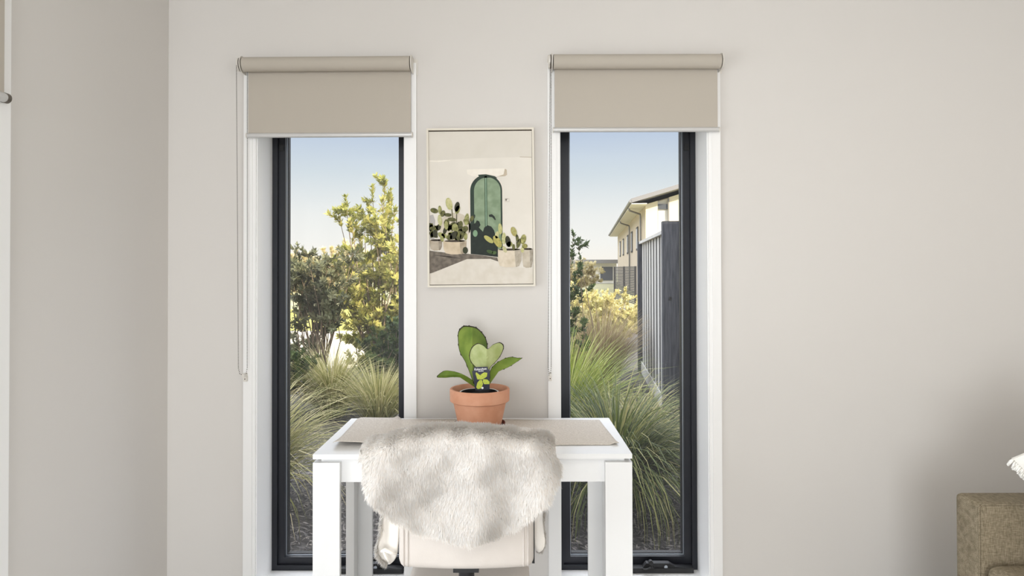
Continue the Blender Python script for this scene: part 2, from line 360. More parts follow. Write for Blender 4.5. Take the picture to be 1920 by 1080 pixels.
# ---------------------------------------------------------------- roller blinds
def blind(px0, px1, py_top, py_bot, fx0, fx1, bar0, bar1, chain_px, chain_low, label, slant):
    Yr = 2.578; r = .028
    L0, R0 = at(px0, (py_top+py_bot)/2+slant, Yr-r*.5), at(px1, (py_top+py_bot)/2-slant, Yr-r*.5)
    zc = (L0.z+R0.z)/2
    t = empty('roller_blind', ((L0.x+R0.x)/2, D, zc), label, 'blind', 'roller blinds over the two tall windows')
    bm = bmesh.new(); cyl(bm, (L0.x,Yr,L0.z), (R0.x,Yr,R0.z), r, seg=40); obj('roller_tube', bm, M['blindfab'], t, smooth=True)
    A, Bq = at(fx0, bar0, 2.60), at(fx1, bar0, 2.60)
    s = (R0.z-L0.z)/(R0.x-L0.x)*.6
    bm = bmesh.new(); zb = at(900, (bar0+bar1)/2, 2.60).z
    prism(bm, [Vector((A.x,2.602,zc)),Vector((Bq.x,2.602,zc)),Vector((Bq.x,2.602,zb+s*.3)),Vector((A.x,2.602,zb-s*.3))], (0,.0012,0))
    obj('blind_fabric', bm, M['blindfab'], t)
    bm = bmesh.new(); hb = (bar1-bar0)/477/2*1.02
    # oval bottom bar
    n = 20; rings = []
    for x, z in ((A.x-.004,zb-s*.3),(Bq.x+.004,zb+s*.3)):
        rings.append([bm.verts.new((x, 2.602+.008*math.cos(2*PI*k/n), z+hb*math.sin(2*PI*k/n))) for k in range(n)])
    for k in range(n): bm.faces.new((rings[0][k],rings[0][(k+1)%n],rings[1][(k+1)%n],rings[1][k]))
    bm.faces.new(rings[0]); bm.faces.new(rings[1][::-1])
    bar = obj('bottom_bar', bm, M['blindbar'], t, smooth=True)
    for x, z, sg in ((A.x-.004,zb-s*.3,-1),(Bq.x+.004,zb+s*.3,1)):
        bm = bmesh.new(); cyl(bm, (x,2.602,z), (x+sg*.003,2.602,z), hb*1.05, seg=16); obj('end_cap', bm, M['plastic'], bar, smooth=True)
    for (P, sg) in ((L0,-1),(R0,1)):                          # end brackets: rounded plates standing off the wall
        bm = bmesh.new(); pts = []
        for k in range(13): an = -PI/2+PI*k/12; pts.append(Vector((P.x+sg*.004, Yr-.032*math.cos(an), P.z+.032*math.sin(an))))
        pts += [Vector((P.x+sg*.004,D,P.z+.032)), Vector((P.x+sg*.004,D,P.z-.032))]
        prism(bm, pts, (sg*.003,0,0)); box(bm, min(P.x+sg*.004,P.x+sg*.022), max(P.x+sg*.004,P.x+sg*.022), D-.003, D, P.z-.032, P.z+.032)
        obj('bracket', bm, M['plastic'], t)
    # chain sprocket on the left end
    bm = bmesh.new(); cyl(bm, (L0.x-.008,Yr,L0.z), (L0.x-.020,Yr,L0.z), .026, seg=28); sp_ = obj('chain_drum', bm, M['plastic'], t, smooth=True)
    bm = bmesh.new(); cyl(bm, (L0.x-.0095,Yr,L0.z), (L0.x-.0125,Yr,L0.z), .0272, seg=28); obj('drum_groove', bm, M['dark'], sp_, smooth=True)
    # bead chain loop
    c1, c2 = at(chain_px[0], 150, Yr), at(chain_px[1], 150, Yr); low = at(chain_low[0], chain_low[1], Yr+.01)
    c1b, c2b = at(chain_px[2], 690, Yr), at(chain_px[3], 690, Yr)
    P = [Vector((c1.x,Yr-.024,L0.z)), Vector((c1b.x,Yr,low.z+.03)), Vector((c1b.x+.003,Yr+.005,low.z+.008)), Vector((low.x,Yr+.01,low.z)), Vector((c2b.x-.002,Yr+.015,low.z+.008)), Vector((c2b.x,Yr+.018,low.z+.03)), Vector((c2.x,Yr+.024,L0.z))]
    bm = bmesh.new(); step = .0058
    ptsl = []
    for a_, b_ in zip(P, P[1:]):
        k = max(1, int((b_-a_).length/step)); ptsl += [a_.lerp(b_, i/k) for i in range(k)]
    for p in ptsl:
        vs = [bm.verts.new(p+Vector(q)*.0024) for q in ((1,0,0),(0,1,0),(-1,0,0),(0,-1,0),(0,0,1),(0,0,-1))]
        for i in range(4): bm.faces.new((vs[i],vs[(i+1)%4],vs[4])); bm.faces.new((vs[(i+1)%4],vs[i],vs[5]))
    ch = obj('bead_chain', bm, M['chain'], t, smooth='all')
    # chain safety clip on the trim
    bm = bmesh.new(); cx = low.x+.004; box(bm, cx-.006, cx+.006, 2.600, 2.616, low.z-.026, low.z-.006); box(bm, cx-.004, cx+.004, 2.58, 2.616, low.z-.008, low.z+.006)
    cl = obj('chain_clip', bm, M['plastic'], t, bevel=.001); 
    bm = bmesh.new(); cyl(bm, (cx,2.5985,low.z-.016), (cx,2.6,low.z-.016), .002, seg=10); obj('screw', bm, M['dark'], cl)
    return t
blind(454, 768, 105, 131, 465, 770, 248, 257, (448,459,447,460), (455,704), 'beige roller blind over the left tall window, chain loop hanging apart', 1.2)
blind(1038, 1352, 100, 127, 1040, 1346, 239, 248, (1031,1034,1028,1034), (1030,703), 'beige roller blind over the right tall window beside the picture', .3)
# blind of the side window: only its lower end reaches into view
t = empty('roller_blind', (XL,.8,2.13), 'beige roller blind on the left side wall, cut by the photo edge', 'blind')
bm = bmesh.new(); cyl(bm, (XL+.045,-.12,2.17), (XL+.045,1.745,2.17), .028, seg=32); obj('roller_tube', bm, M['blindfab'], t, smooth=True)
obj('blind_fabric', B(XL+.0225, XL+.024, -.11, 1.747, 1.785, 2.17), M['blindfab'], t)
bm = bmesh.new(); cyl(bm, (XL+.025,-.112,1.785), (XL+.025,1.744,1.785), .0125, seg=24); bb = obj('bottom_bar', bm, M['blindbar'], t, smooth=True)
bm = bmesh.new(); cyl(bm, (XL+.025,1.744,1.785), (XL+.025,1.756,1.785), .0135, seg=24); obj('end_cap', bm, M['chain'], bb, smooth=True)
for yy in (-.125, 1.75):
    obj('bracket', B(XL, XL+.08, yy, yy+.003, 2.135, 2.205), M['plastic'], t)

# ---------------------------------------------------------------- framed picture
PC = at(902.5, 389, 2.60)
pic = empty('framed_picture', (PC.x, D, PC.z), 'framed print of a green arched door with potted cacti, between the windows', 'picture')
sc = 1/3.176/477.0
def A(cx, cy, k=0): return Vector((PC.x+(cx-388)*sc, 2.6045-.00025*k, PC.z-(cy-536)*sc))
bm = bmesh.new()
X0, X1, Z0, Z1 = A(65,0).x, A(705,0).x, A(0,1008).z, A(0,62).z; fw = .0075
box(bm, X0, X0+fw, 2.597, D-.001, Z0, Z1); box(bm, X1-fw, X1, 2.597, D-.001, Z0, Z1); box(bm, X0+fw, X1-fw, 2.597, D-.001, Z0, Z0+fw); box(bm, X0+fw, X1-fw, 2.597, D-.001, Z1-fw, Z1)
fr = obj('frame', bm, M['picframe'], pic)
obj('backing', B(X0+fw, X1-fw, 2.6085, 2.616, Z0+fw, Z1-fw), M['dark'], pic)
art = {}; artm = []
def am(c, c2=None, n=60):
    k = (c, c2)
    if k not in art:
        art[k] = len(artm); artm.append(mat('print_ink', rgb(*c), .7, noise=n, col2=rgb(*(c2 or tuple(min(255,x+8) for x in c)))))
    return art[k]
bm = bmesh.new()
def poly(pts, k, c, c2=None, n=60):
    f = bm.faces.new([bm.verts.new(A(x, y, k)) for x, y in pts]); f.material_index = am(c, c2, n)
def ell(cx, cy, rx, ry, ang, k, c, c2=None, n=60, seg=18, egg=0):
    a = R(ang); P = []
    for i in range(seg):
        u = 2*PI*i/seg; ex, ey = rx*math.cos(u)*(1-egg*math.sin(u)), ry*math.sin(u)
        P.append((cx+ex*math.cos(a)-ey*math.sin(a), cy+ex*math.sin(a)+ey*math.cos(a)))
    poly(P, k, c, c2, n)
x0, x1, y0, y1 = 77, 692, 80, 993
poly([(x0,y0),(x1,y0),(x1,y1),(x0,y1)], 0, (224,218,207), (230,224,213), 8)
poly([(x0,y0),(x1,y0),(x1,236),(560,238),(400,240),(230,246),(x0,252)], 1, (216,210,198), (221,215,204), 10)
poly([(x0,252),(130,254),(205,250),(205,254),(130,262),(x0,256)], 2, (236,230,218))
poly([(620,234),(690,237),(690,240),(620,237)], 2, (176,162,140))
poly([(x0,790),(200,806),(330,812),(480,835),(485,858),(440,842),(300,842),(190,885),(85,925),(x0,925)], 1, (126,116,104), (96,88,78), 60)
poly([(x0,926),(190,885),(300,842),(440,840),(485,856),(560,890),(x1,903),(x1,y1),(x0,y1)], 1, (214,206,192), (222,215,203), 30)
for q in range(5): poly([(100+q*40,815+q*5),(250-q*10,830+q*2),(250-q*10,833+q*2),(98+q*40,819+q*5)], 2, (86,78,70))
# lintel over the door
poly([(303,308),(530,303),(541,312),(541,340),(532,348),(340,350),(305,334)], 2, (236,229,216), (240,234,222))
poly([(530,305),(541,312),(543,342),(530,350),(482,352),(522,340)], 3, (190,176,154))
def arch(xa, xb, yt, yb1, yb2, k, c, c2, n=25):
    r_ = (xb-xa)/2; cx = (xa+xb)/2; P = [(cx-r_*math.cos(PI*i/20), yt+r_-r_*math.sin(PI*i/20)) for i in range(21)]
    poly(P+[(xb,yb2),(xa,yb1)], k, c, c2, n)
arch(312, 520, 334, 812, 836, 3, (232,225,212), (226,218,204))
arch(322, 513, 340, 812, 834, 4, (44,62,50), (36,50,42))
arch(345, 503, 356, 800, 828, 5, (122,142,112), (146,164,136))
poly([(370,340),(418,338),(470,350),(486,362),(440,358),(380,360)], 6, (40,56,44))
poly([(408,348),(413,348),(413,820),(408,819)], 6, (52,78,58)); poly([(418,348),(423,348),(423,822),(418,821)], 6, (60,86,66)); poly([(413,348),(418,348),(418,820),(413,820)], 6, (140,166,140))
poly([(432,580),(450,576),(466,590),(474,610),(468,612),(452,594),(434,592)], 7, (30,38,32))
# cast shadow of the cactus on the door, as printed
poly([(325,640),(352,628),(360,612),(374,618),(382,640),(372,655),(384,668),(396,680),(404,655),(424,642),(446,650),(462,672),(470,700),(484,700),(484,832),(324,811)], 7, (28,40,32), (22,32,26))
ell(342,592,8,16,20,7,(40,54,42)); ell(350,690,14,20,0,8,(120,150,118)); ell(436,800,20,10,20,8,(58,80,40)); ell(462,806,14,10,-10,8,(70,92,48))
poly([(528,482),(555,482),(555,504),(528,504)], 5, (206,198,186)); poly([(531,485),(545,485),(545,496),(531,496)], 6, (120,112,102)); poly([(541,488),(551,488),(551,500),(541,500)], 7, (228,222,212))
def pot(xa, xb, yt, yb, k, c, c2):
    w_ = xb-xa; P = [(xa,yt+6),(xa+w_*.2,yt),(xa+w_*.8,yt),(xb,yt+6),(xb-w_*.02,yb-(yb-yt)*.35),(xb-w_*.12,yb-6),(xa+w_*.6,yb),(xa+w_*.35,yb),(xa+w_*.1,yb-8),(xa+w_*.02,yb-(yb-yt)*.4)]
    poly(P, k, c, c2, 40)
    poly([(xb-w_*.3,yt+2),(xb,yt+6),(xb-w_*.02,yb-(yb-yt)*.35),(xb-w_*.12,yb-6),(xb-w_*.25,yb)], k+1, tuple(int(x*.86) for x in c), tuple(int(x*.8) for x in c2))
    ell((xa+xb)/2, yt+6, w_*.44, 6, 0, k+1, (64,54,40), (44,36,28))
poly([(80,580),(100,575),(112,610),(106,720),(80,720)], 3, (176,172,168))
pot(78,152,722,790,4,(190,178,160),(170,156,136)); pot(158,298,728,814,6,(216,200,174),(200,182,154))
pot(628,692,780,898,4,(206,196,178),(186,174,154)); pot(480,626,782,893,6,(224,212,192),(206,192,168))
dk, md, lt = (62,62,34), (112,112,60), (176,176,116)
ell(290,790,16,20,0,8,(48,52,30))
ell(230,650,95,85,0,3,(200,190,172)); 
rr = random.Random(3)
for i in range(26): ell(rr.uniform(130,300), rr.uniform(610,720), rr.uniform(9,15), rr.uniform(16,28), rr.uniform(-70,70), 4, *rr.choice([(dk,(40,40,26)),(dk,md),(md,lt)]))
for i in range(9): ell(rr.uniform(82,120), rr.uniform(610,715), 10, 20, rr.uniform(-60,60), 4, dk, md)
for p in ((196,513,19,38,-14,lt,(206,200,150)),(107,552,24,15,18,dk,md),(141,548,11,26,-4,md,lt),(158,570,14,20,20,dk,md),(188,578,22,11,5,dk,md),(243,530,15,30,12,dk,(38,38,26)),(246,548,14,26,18,md,lt),
          (212,606,27,12,8,dk,md),(300,606,14,36,8,lt,md),(330,602,11,20,25,dk,md),(140,610,13,34,-6,lt,(198,196,150)),(232,655,20,24,-30,md,lt),(290,662,20,17,-20,dk,md),(262,640,14,26,10,md,dk),(178,640,12,26,0,md,lt),(152,720,11,18,-12,lt,md),
          (222,700,18,30,40,dk,(36,36,24)),(252,705,14,28,0,dk,md),(272,700,12,26,15,md,dk),(196,712,16,18,60,dk,md),(98,658,20,12,0,md,dk),(112,690,14,24,0,dk,(38,38,26)),
          (499,664,12,33,-4,lt,(200,196,132)),(430,726,34,14,38,(186,178,92),lt),(482,740,20,40,-30,(196,184,104),(150,146,76)),(520,722,13,36,2,lt,(206,202,158)),(545,740,16,34,-10,dk,(38,38,26)),(554,756,18,16,0,md,lt),
          (580,682,17,30,-20,(166,150,84),lt),(636,728,17,30,12,md,(190,184,118)),(644,768,17,14,0,(180,172,98),md),(608,752,12,30,18,md,dk),(524,786,11,22,-24,(204,196,160),lt),(578,775,9,20,0,dk,md),(600,720,9,22,-10,dk,md),(480,700,12,22,10,(206,198,150),lt),(630,790,10,18,0,(206,200,150),lt)):
    ell(*p[:5], 9, p[5], p[6], 120)
poly([(206,515),(212,515),(220,600),(214,600)], 8, (100,96,56)); poly([(238,560),(243,560),(240,720),(234,720)], 8, dk); poly([(590,700),(594,700),(600,790),(596,790)], 8, dk)
me = bpy.data.meshes.new('printed_canvas')
for f in bm.faces:
    f.normal_update()
    if f.normal.y > 0: f.normal_flip()
box(bm, A(x0,0).x, A(x1,0).x, 2.6047, 2.6084, A(0,y1).z, A(0,y0).z, am((224,218,207),(230,224,213),8))
bm.to_mesh(me); bm.free()
for m_ in artm: me.materials.append(m_)
link(bpy.data.objects.new('printed_canvas', me), pic)
pic.rotation_euler = (0, R(-.45), 0)

# ---------------------------------------------------------------- desk
DX0, DX1, DY0, DY1 = -.625, .375, 2.08, 2.58
desk = empty('desk', ((DX0+DX1)/2, (DY0+DY1)/2, 0), 'white lacquered desk standing below the picture between the windows', 'desk')
obj('desktop', B(DX0, DX1, DY0, DY1, .735, .75), M['desk'], desk, bevel=.0015)
bm = bmesh.new(); box(bm, DX0+.021, DX1-.021, DY0+.021, DY0+.039, .657, .7349); box(bm, DX0+.021, DX1-.021, DY1-.039, DY1-.021, .657, .7349)
box(bm, DX0+.0305, DX0+.048, DY0+.039, DY1-.039, .657, .7349); box(bm, DX1-.048, DX1-.0305, DY0+.039, DY1-.039, .657, .7349)
obj('apron', bm, M['desk'], desk, bevel=.001)
for sx in (0,1):
    for sy in (0,1):
        bm = bmesh.new()
        e0, e1 = (DX0, DX0+.03) if sx == 0 else (DX1-.03, DX1)
        w0, w1 = (DX0, DX0+.084) if sx == 0 else (DX1-.084, DX1)
        if sy == 0: box(bm, w0, w1, DY0, DY0+.02, 0, .7235); box(bm, e0, e1, DY0+.02, DY0+.084, 0, .7235)
        else: box(bm, w0, w1, DY1-.02, DY1, 0, .7235); box(bm, e0, e1, DY1-.084, DY1-.02, 0, .7235)
        obj('leg', bm, M['desk'], desk, bevel=.001)

# linen runner, left end panel turned and lifted on a fold
bm = bmesh.new(); nx, ny = 60, 14; grid = []
for j in range(ny+1):
    v = j/ny; row = []
    for i in range(nx+1):
        u = i/nx
        x = (-.583+.013*v*-1)*(1-u) + (.350-.018*v)*u
        yf = 2.158+.022*u; yb = 2.560-.022*u
        if u < .16: yf -= .004; 
        y = yf+(yb-yf)*v
        z = .7515+.0006*math.sin(u*9+v*4)+.0004*math.sin(v*7+u*31)
        seam = .155+.012*v
        z += .007*math.exp(-((u-seam)/.010)**2) + (.006 if u < seam else 0)
        if u < seam and v < .4: z += .014*(1-v/.4)**2*(1-u/seam*.5)
        if u < .015: z -= .004
        if u > .975 and v < .15: z += .006*(1-v/.15)
        row.append(bm.verts.new((x,y,z)))
    grid.append(row)
for j in range(ny):
    for i in range(nx): bm.faces.new((grid[j][i],grid[j][i+1],grid[j+1][i+1],grid[j+1][i]))
ro = obj('table_runner', bm, M['linen'], smooth='all')
s_ = ro.modifiers.new('thick', 'SOLIDIFY'); s_.thickness = .0014; s_.offset = 1
tag(ro, 'beige linen runner laid along the white desktop, left end folded', 'table runner')

# ---------------------------------------------------------------- potted plant
PX, PY = at(899.5, 760, 2.41).x, 2.41
plant = empty('potted_plant', (PX,PY,.7555), 'green broad-leaved succulent in a terracotta pot on the desk runner', 'plant')
bm = bmesh.new(); lathe(bm, [(0,0),(.085,0),(.09,.004),(.093,.018),(.089,.018),(.085,.007),(0,.007)], (PX,PY,.7555)); obj('saucer', bm, M['saucer'], plant, smooth=True)
pz = .7630
bm = bmesh.new(); lathe(bm, [(0,0),(.074,0),(.078,.003),(.0965,.088),(.1035,.088),(.1075,.091),(.1085,.131),(.106,.1345),(.100,.1345),(.097,.130),(.094,.10),(.072,.012),(0,.012)], (PX,PY,pz), 64)
obj('terracotta_pot', bm, M['terracotta'], plant, smooth=True)
bm = bmesh.new(); lathe(bm, [(.093,.098),(.05,.102),(0,.104)], (PX,PY,pz)); obj('soil', bm, M['soil'], plant, smooth=True)
bm = bmesh.new(); lathe(bm, [(.060,.05),(.067,.116),(.071,.118),(.071,.121),(.065,.1215),(.058,.052)], (PX-.002,PY,pz), 48); npot = obj('nursery_pot', bm, M['potblack'], plant, smooth=True)
bm = bmesh.new(); lathe(bm, [(.0655,.1212),(.0695,.1225),(.0712,.1212),(.0695,.1206)], (PX-.002,PY,pz), 48); obj('rim', bm, M['tagwhite'], npot, smooth=True)
bm = bmesh.new(); lathe(bm, [(.0645,.108),(.03,.112),(0,.111)], (PX-.002,PY,pz), 32); obj('inner_soil', bm, M['soil'], npot, smooth=True)
def K(cx, cy, Y): return at(780+cx/4.696, 590+cy/4.696, Y)
def smoothloop(pts, n, teeth=0, seed=0):
    m_ = len(pts); out = []
    for k in range(n):
        t_ = k/n*m_; i = int(t_); f = t_-i
        p0, p1, p2, p3 = (Vector(pts[(i+q)%m_]) for q in (-1,0,1,2))
        p = .5*((2*p1)+(-p0+p2)*f+(2*p0-5*p1+4*p2-p3)*f*f+(-p0+3*p1-3*p2+p3)*f**3)
        if teeth: p = p+(p-Vector(pts[0]))*0
        out.append(p)
    return out
def leaf(name, outline, centre, yfun, mt, teeth=6, tstep=6, thick=.003):
    n = 96; L = smoothloop([(a_,b_,0) for a_, b_ in outline], n); c = Vector((*centre,0)); bm = bmesh.new()
    nr = 9; rs = [i/nr for i in range(1,nr)]+[.955,1.0]; rings = []
    for side in (0,1):
        rg = []
        for r_ in rs:
            row = []
            for k in range(n):
                p = c.lerp(L[k], r_)
                if r_ == 1.0 and k % tstep == 0: p = p+(L[k]-c).normalized()*teeth
                y = yfun(p.x, p.y)+(thick*(1-.6*r_) if side else -thick*(1-.6*r_))/2
                row.append(bm.verts.new(K(p.x,p.y,y)))
            rg.append(row)
        cv = bm.verts.new(K(c.x,c.y,yfun(c.x,c.y)+(thick if side else -thick)/2))
        for k in range(n): bm.faces.new((cv,rg[0][k],rg[0][(k+1)%n])).material_index = 0
        for q in range(len(rg)-1):
            for k in range(n):
                f = bm.faces.new((rg[q][k],rg[q+1][k],rg[q+1][(k+1)%n],rg[q][(k+1)%n])); f.material_index = 1 if q == len(rg)-2 else 0
        rings.append(rg)
    for k in range(n): bm.faces.new((rings[0][-1][k],rings[0][-1][(k+1)%n],rings[1][-1][(k+1)%n],rings[1][-1][k])).material_index = 1
    return obj(name, bm, [mt, M['leafedge']], plant, smooth='all')
leaf('leaf', [(505,600),(440,430),(385,330),(370,230),(372,150),(410,102),(460,97),(530,112),(585,160),(618,215),(630,290),(610,400),(560,520),(530,610)], (490,330),
     lambda x, y: 2.405+.00042*abs(x-(500+(600-y)*-.02))-.00010*(600-y)+.00000035*(600-y)**2, M['leaf'])
leaf('leaf', [(560,610),(548,500),(485,420),(468,360),(490,290),(540,253),(590,268),(632,300),(680,262),(735,243),(768,262),(772,300),(740,370),(690,430),(650,475),(600,610)], (610,380),
     lambda x, y: 2.365+.00025*abs(x-620)-.00004*(600-y), M['leafpale'], 2.5)
leaf('leaf', [(600,620),(645,575),(650,500),(690,440),(760,395),(830,372),(900,380),(936,381),(890,415),(820,460),(750,490),(690,525),(655,585),(640,625)], (770,440),
     lambda x, y: 2.395+.0002*(x-600)*.3+.0004*abs((y-600)+(x-640)*.72)*.6, M['leaf'])
leaf('leaf', [(520,640),(490,585),(430,560),(340,550),(240,556),(182,547),(240,497),(300,494),(380,512),(450,545),(505,585),(540,640)], (350,528),
     lambda x, y: 2.39-.00012*(520-x)+.0003*abs(y-530), M['leaf'], 1.5)
# plant tag
bm = bmesh.new(); TY = 2.325
def T(x, y, k=0): return K(x, y, TY-.0004*k+(y-465)*.00002)
prism(bm, [T(494,497),(T(508,492)),(T(508,470)),(T(515,461)),(T(630,458)),(T(634,480)),(T(650,490)),(T(648,658)),(T(575,665)),(T(522,665))], (0,.0012,0))
tg = obj('plant_label', bm, M['tag'], plant); tag(tg, 'dark plant tag with yellow flower')
bm = bmesh.new()
for pts in ([(580,570),(540,570),(524,520),(530,506),(560,530),(578,548)], [(580,570),(566,530),(600,508),(628,512),(624,545),(600,562)], [(590,568),(625,570),(648,590),(646,612),(600,612),(588,590)], [(580,575),(590,610),(575,648),(545,656),(530,640),(540,600),(560,575)]):
    bm.faces.new([bm.verts.new(T(x,y,1)) for x, y in pts])
obj('printed_flower', bm, M['tagyel'], tg)
bm = bmesh.new(); bm.faces.new([bm.verts.new(T(585+10*math.cos(a_*PI/8), 645+10*math.sin(a_*PI/8), 1)) for a_ in range(16)]); obj('printed_dot', bm, M['tagwhite'], tg)
def text(body, cx, cy, hpx, parent, name, k=1):
    cu = bpy.data.curves.new(name, 'FONT'); cu.body = body; cu.align_x = 'CENTER'; cu.size = hpx/4.696*2.325/F*1.35; cu.offset = .00012
    to = bpy.data.objects.new(name+'_c', cu); COL.objects.link(to); bpy.context.view_layer.update()
    me = bpy.data.meshes.new_from_object(to.evaluated_get(bpy.context.evaluated_depsgraph_get())); bpy.data.objects.remove(to)
    me.name = name; me.materials.clear(); me.materials.append(M['tagwhite'])
    p = T(cx,cy,k); me.transform(Matrix.Translation(p) @ Matrix.Rotation(R(-4),4,'Y') @ Matrix.Rotation(R(90),4,'X')); 
    return link(bpy.data.objects.new(name, me), parent)
text('Kalanchoe', 568, 487, 19, tg, 'lettering'); text('Varieties', 572, 500, 10, tg, 'lettering')

# ---------------------------------------------------------------- office chair with backrest towards the camera
CX, CYb = at(872.5, 1000, 1.80).x, 1.80
chair = empty('office_chair', (CX,2.06,0), 'beige upholstered swivel chair pushed under the white desk', 'chair')
zb = at(872, 1072, 1.80).z; cw = .186
def pad(x0, x1, y0, y1, z0, z1, rr_, curve=0, seg=5, sub=10):
    bm = bmesh.new(); box(bm, x0, x1, y0, y1, z0, z1)
    bmesh.ops.bevel(bm, geom=list(bm.edges), offset=rr_, segments=seg, profile=.5, affect='EDGES')
    bmesh.ops.subdivide_edges(bm, edges=[e_ for e_ in bm.edges if e_.calc_length() > .12], cuts=sub, use_grid_fill=True)
    if curve:
        xc = (x0+x1)/2; hw = (x1-x0)/2
        for v in bm.verts: v.co.y += curve*((v.co.x-xc)/hw)**2
    return bm
obj('backrest', pad(CX-cw, CX+cw, CYb, CYb+.075, zb, .885, .022, .018), M['chair'], chair, smooth='all')
for sx in (-1,1):
    for dx in (.170, .158):
        bm = bmesh.new(); x = CX+sx*dx; yy = CYb+.018*(dx/cw)**2-.0005
        tube(bm, [(x,yy+.018,zb+.002),(x,yy+.004,zb+.010),(x,yy,zb+.025),(x,yy,.7),(x,yy,.86)], .0026, 8); obj('piping', bm, M['chair'], chair, smooth='all')
bm = bmesh.new(); box(bm, CX+cw-.004, CX+cw+.003, CYb+.045, CYb+.085, zb+.002, .85)
obj('side_shell', bm, M['chairblack'], chair, bevel=.002)
obj('seat', pad(CX-.178, CX+.178, 1.90, 2.30, .375, .438, .025), M['chair'], chair, smooth='all')
bm = bmesh.new(); tube(bm, [(CX,CYb+.05,zb+.06),(CX,CYb+.045,zb-.01),(CX,CYb+.05,zb-.06),(CX,CYb+.10,.365),(CX,2.06,.36)], .022, 12)
box(bm, CX-.035, CX+.035, CYb+.02, CYb+.06, zb-.012, zb+.02)
obj('back_bracket', bm, M['chairblack'], chair, smooth=True)
obj('seat_plate', B(CX-.12, CX+.12, 2.0, 2.2, .35, .375), M['chairblack'], chair, bevel=.004)
bm = bmesh.new(); cyl(bm, (CX,2.06,.12), (CX,2.06,.35), .024); obj('gas_column', bm, M['chrome'], chair, smooth=True)
for k in range(5):
    a_ = PI/2+2*PI*k/5; d = Vector((math.cos(a_), math.sin(a_), 0)); c = Vector((CX,2.06,0))
    bm = bmesh.new(); tube(bm, [c+Vector((0,0,.12)), c+d*.15+Vector((0,0,.105)), c+d*.27+Vector((0,0,.085))], [.026,.02,.015], 10); lg = obj('base_arm', bm, M['chrome'], chair, smooth=True)
    q = c+d*.265; n_ = Vector((-d.y,d.x,0))
    bm = bmesh.new(); cyl(bm, q+n_*.022+Vector((0,0,.029)), q-n_*.022+Vector((0,0,.029)), .0285, seg=20); cyl(bm, q+Vector((0,0,.03)), q+Vector((0,0,.085)), .008, seg=10)
    obj('caster', bm, M['chairblack'], lg, smooth=True)

# ---------------------------------------------------------------- fur throw over the chair back
def interp(x, P):
    xs = [p[0] for p in P]; ys = [p[1] for p in P]; return float(np.interp(x, xs, ys))
Ltab = [(798,668),(835,667),(860,672),(885,677),(910,685),(935,700),(955,714),(975,730),(990,748),(1005,770),(1020,790)]
Rtab = [(798,1040),(825,1044),(845,1046),(880,1051),(905,1049),(925,1040),(940,1022),(950,1008),(965,998),(990,985),(1005,968),(1020,940)]
Ttab = [(-1,838),(-.93,830),(-.8,821),(-.6,811),(-.35,803),(-.1,800),(.2,800),(.5,805),(.8,813),(.93,819),(1,830)]
Btab = [(-1,930),(-.85,955),(-.7,980),(-.5,1003),(-.25,1014),(0,1017),(.3,1015),(.55,1012),(.72,1002),(.84,978),(.92,955),(1,925)]
rs = np.random.RandomState(5)
BX = [(-1,671,858),(-.9,683,906),(-.8,702,938),(-.68,722,962),(-.55,745,984),(-.4,778,1003),(-.2,824,1014),(0,868,1017),(.25,922,1013),(.42,954,1004),(.55,975,990),(.66,992,968),(.76,1008,950),(.85,1028,936),(.93,1045,912),(1,1050,882)]
def furpoint(u, v, layer=0):
    """v 0..1 up the camera side, 1..1.25 over the top, ..2 down the seat side"""
    yt = interp(u, Ttab); bx, by = interp(u, [(p[0],p[1]) for p in BX]), interp(u, [(p[0],p[2]) for p in BX])
    Y0 = 1.765
    vv = min(v, 1.0); tx = 856+188*u; px = bx+(tx-bx)*vv**.8; py = by-5+(yt+38-by)*vv
    s = (py-800)/215
    fold = .022*math.sin((px-690)/27+s*1.3+.7*math.sin(px/50))*min(1, s*1.5) + .016*math.sin((px-700)/61+2.2)*s + .006*math.sin(px/13+py/22)*.5 + .008*math.sin(py/19+px/70)*.6
    edge = max(0, abs(u)-.72)/.28
    Y = Y0-fold-.012*s+.055*edge**2
    p = at(px, py, Y0)
    p = Vector((p.x, Y, p.z))
    if v > 1:
        tt = (v-1)
        top = p.z; rr_ = .072
        if tt < .35:
            a_ = tt/.35*PI; p = Vector((p.x, p.y+rr_*(1-math.cos(a_))*1.0, top+.028*math.sin(a_)))
        else: p = Vector((p.x, p.y+2*rr_+.01, top-(tt-.35)*.34*(1-.75*abs(u)**3)))
    return p
NU, NV = 90, 110
vs_ = np.linspace(0, 2, NV+1)
Pg = np.array([[furpoint(-1+2*i/NU, v) for i in range(NU+1)] for v in vs_])
du = np.gradient(Pg, axis=1); dv = np.gradient(Pg, axis=0)
Ng = np.cross(du, dv); Ng /= np.linalg.norm(Ng, axis=2, keepdims=True)+1e-9
throw_loc = (CX, 1.84, .90)
th = empty('fur_throw', throw_loc, 'cream faux-fur throw draped over the back of the beige chair', 'throw')
verts = Pg.reshape(-1,3); faces = []
for j in range(NV):
    for i in range(NU):
        a_ = j*(NU+1)+i; faces.append((a_,a_+1,a_+NU+2,a_+NU+1))
base = rawmesh('hide', verts.tolist(), faces, M['suede'], th, smooth=True)
sm = base.modifiers.new('thick', 'SOLIDIFY'); sm.thickness = .006; sm.offset = -1
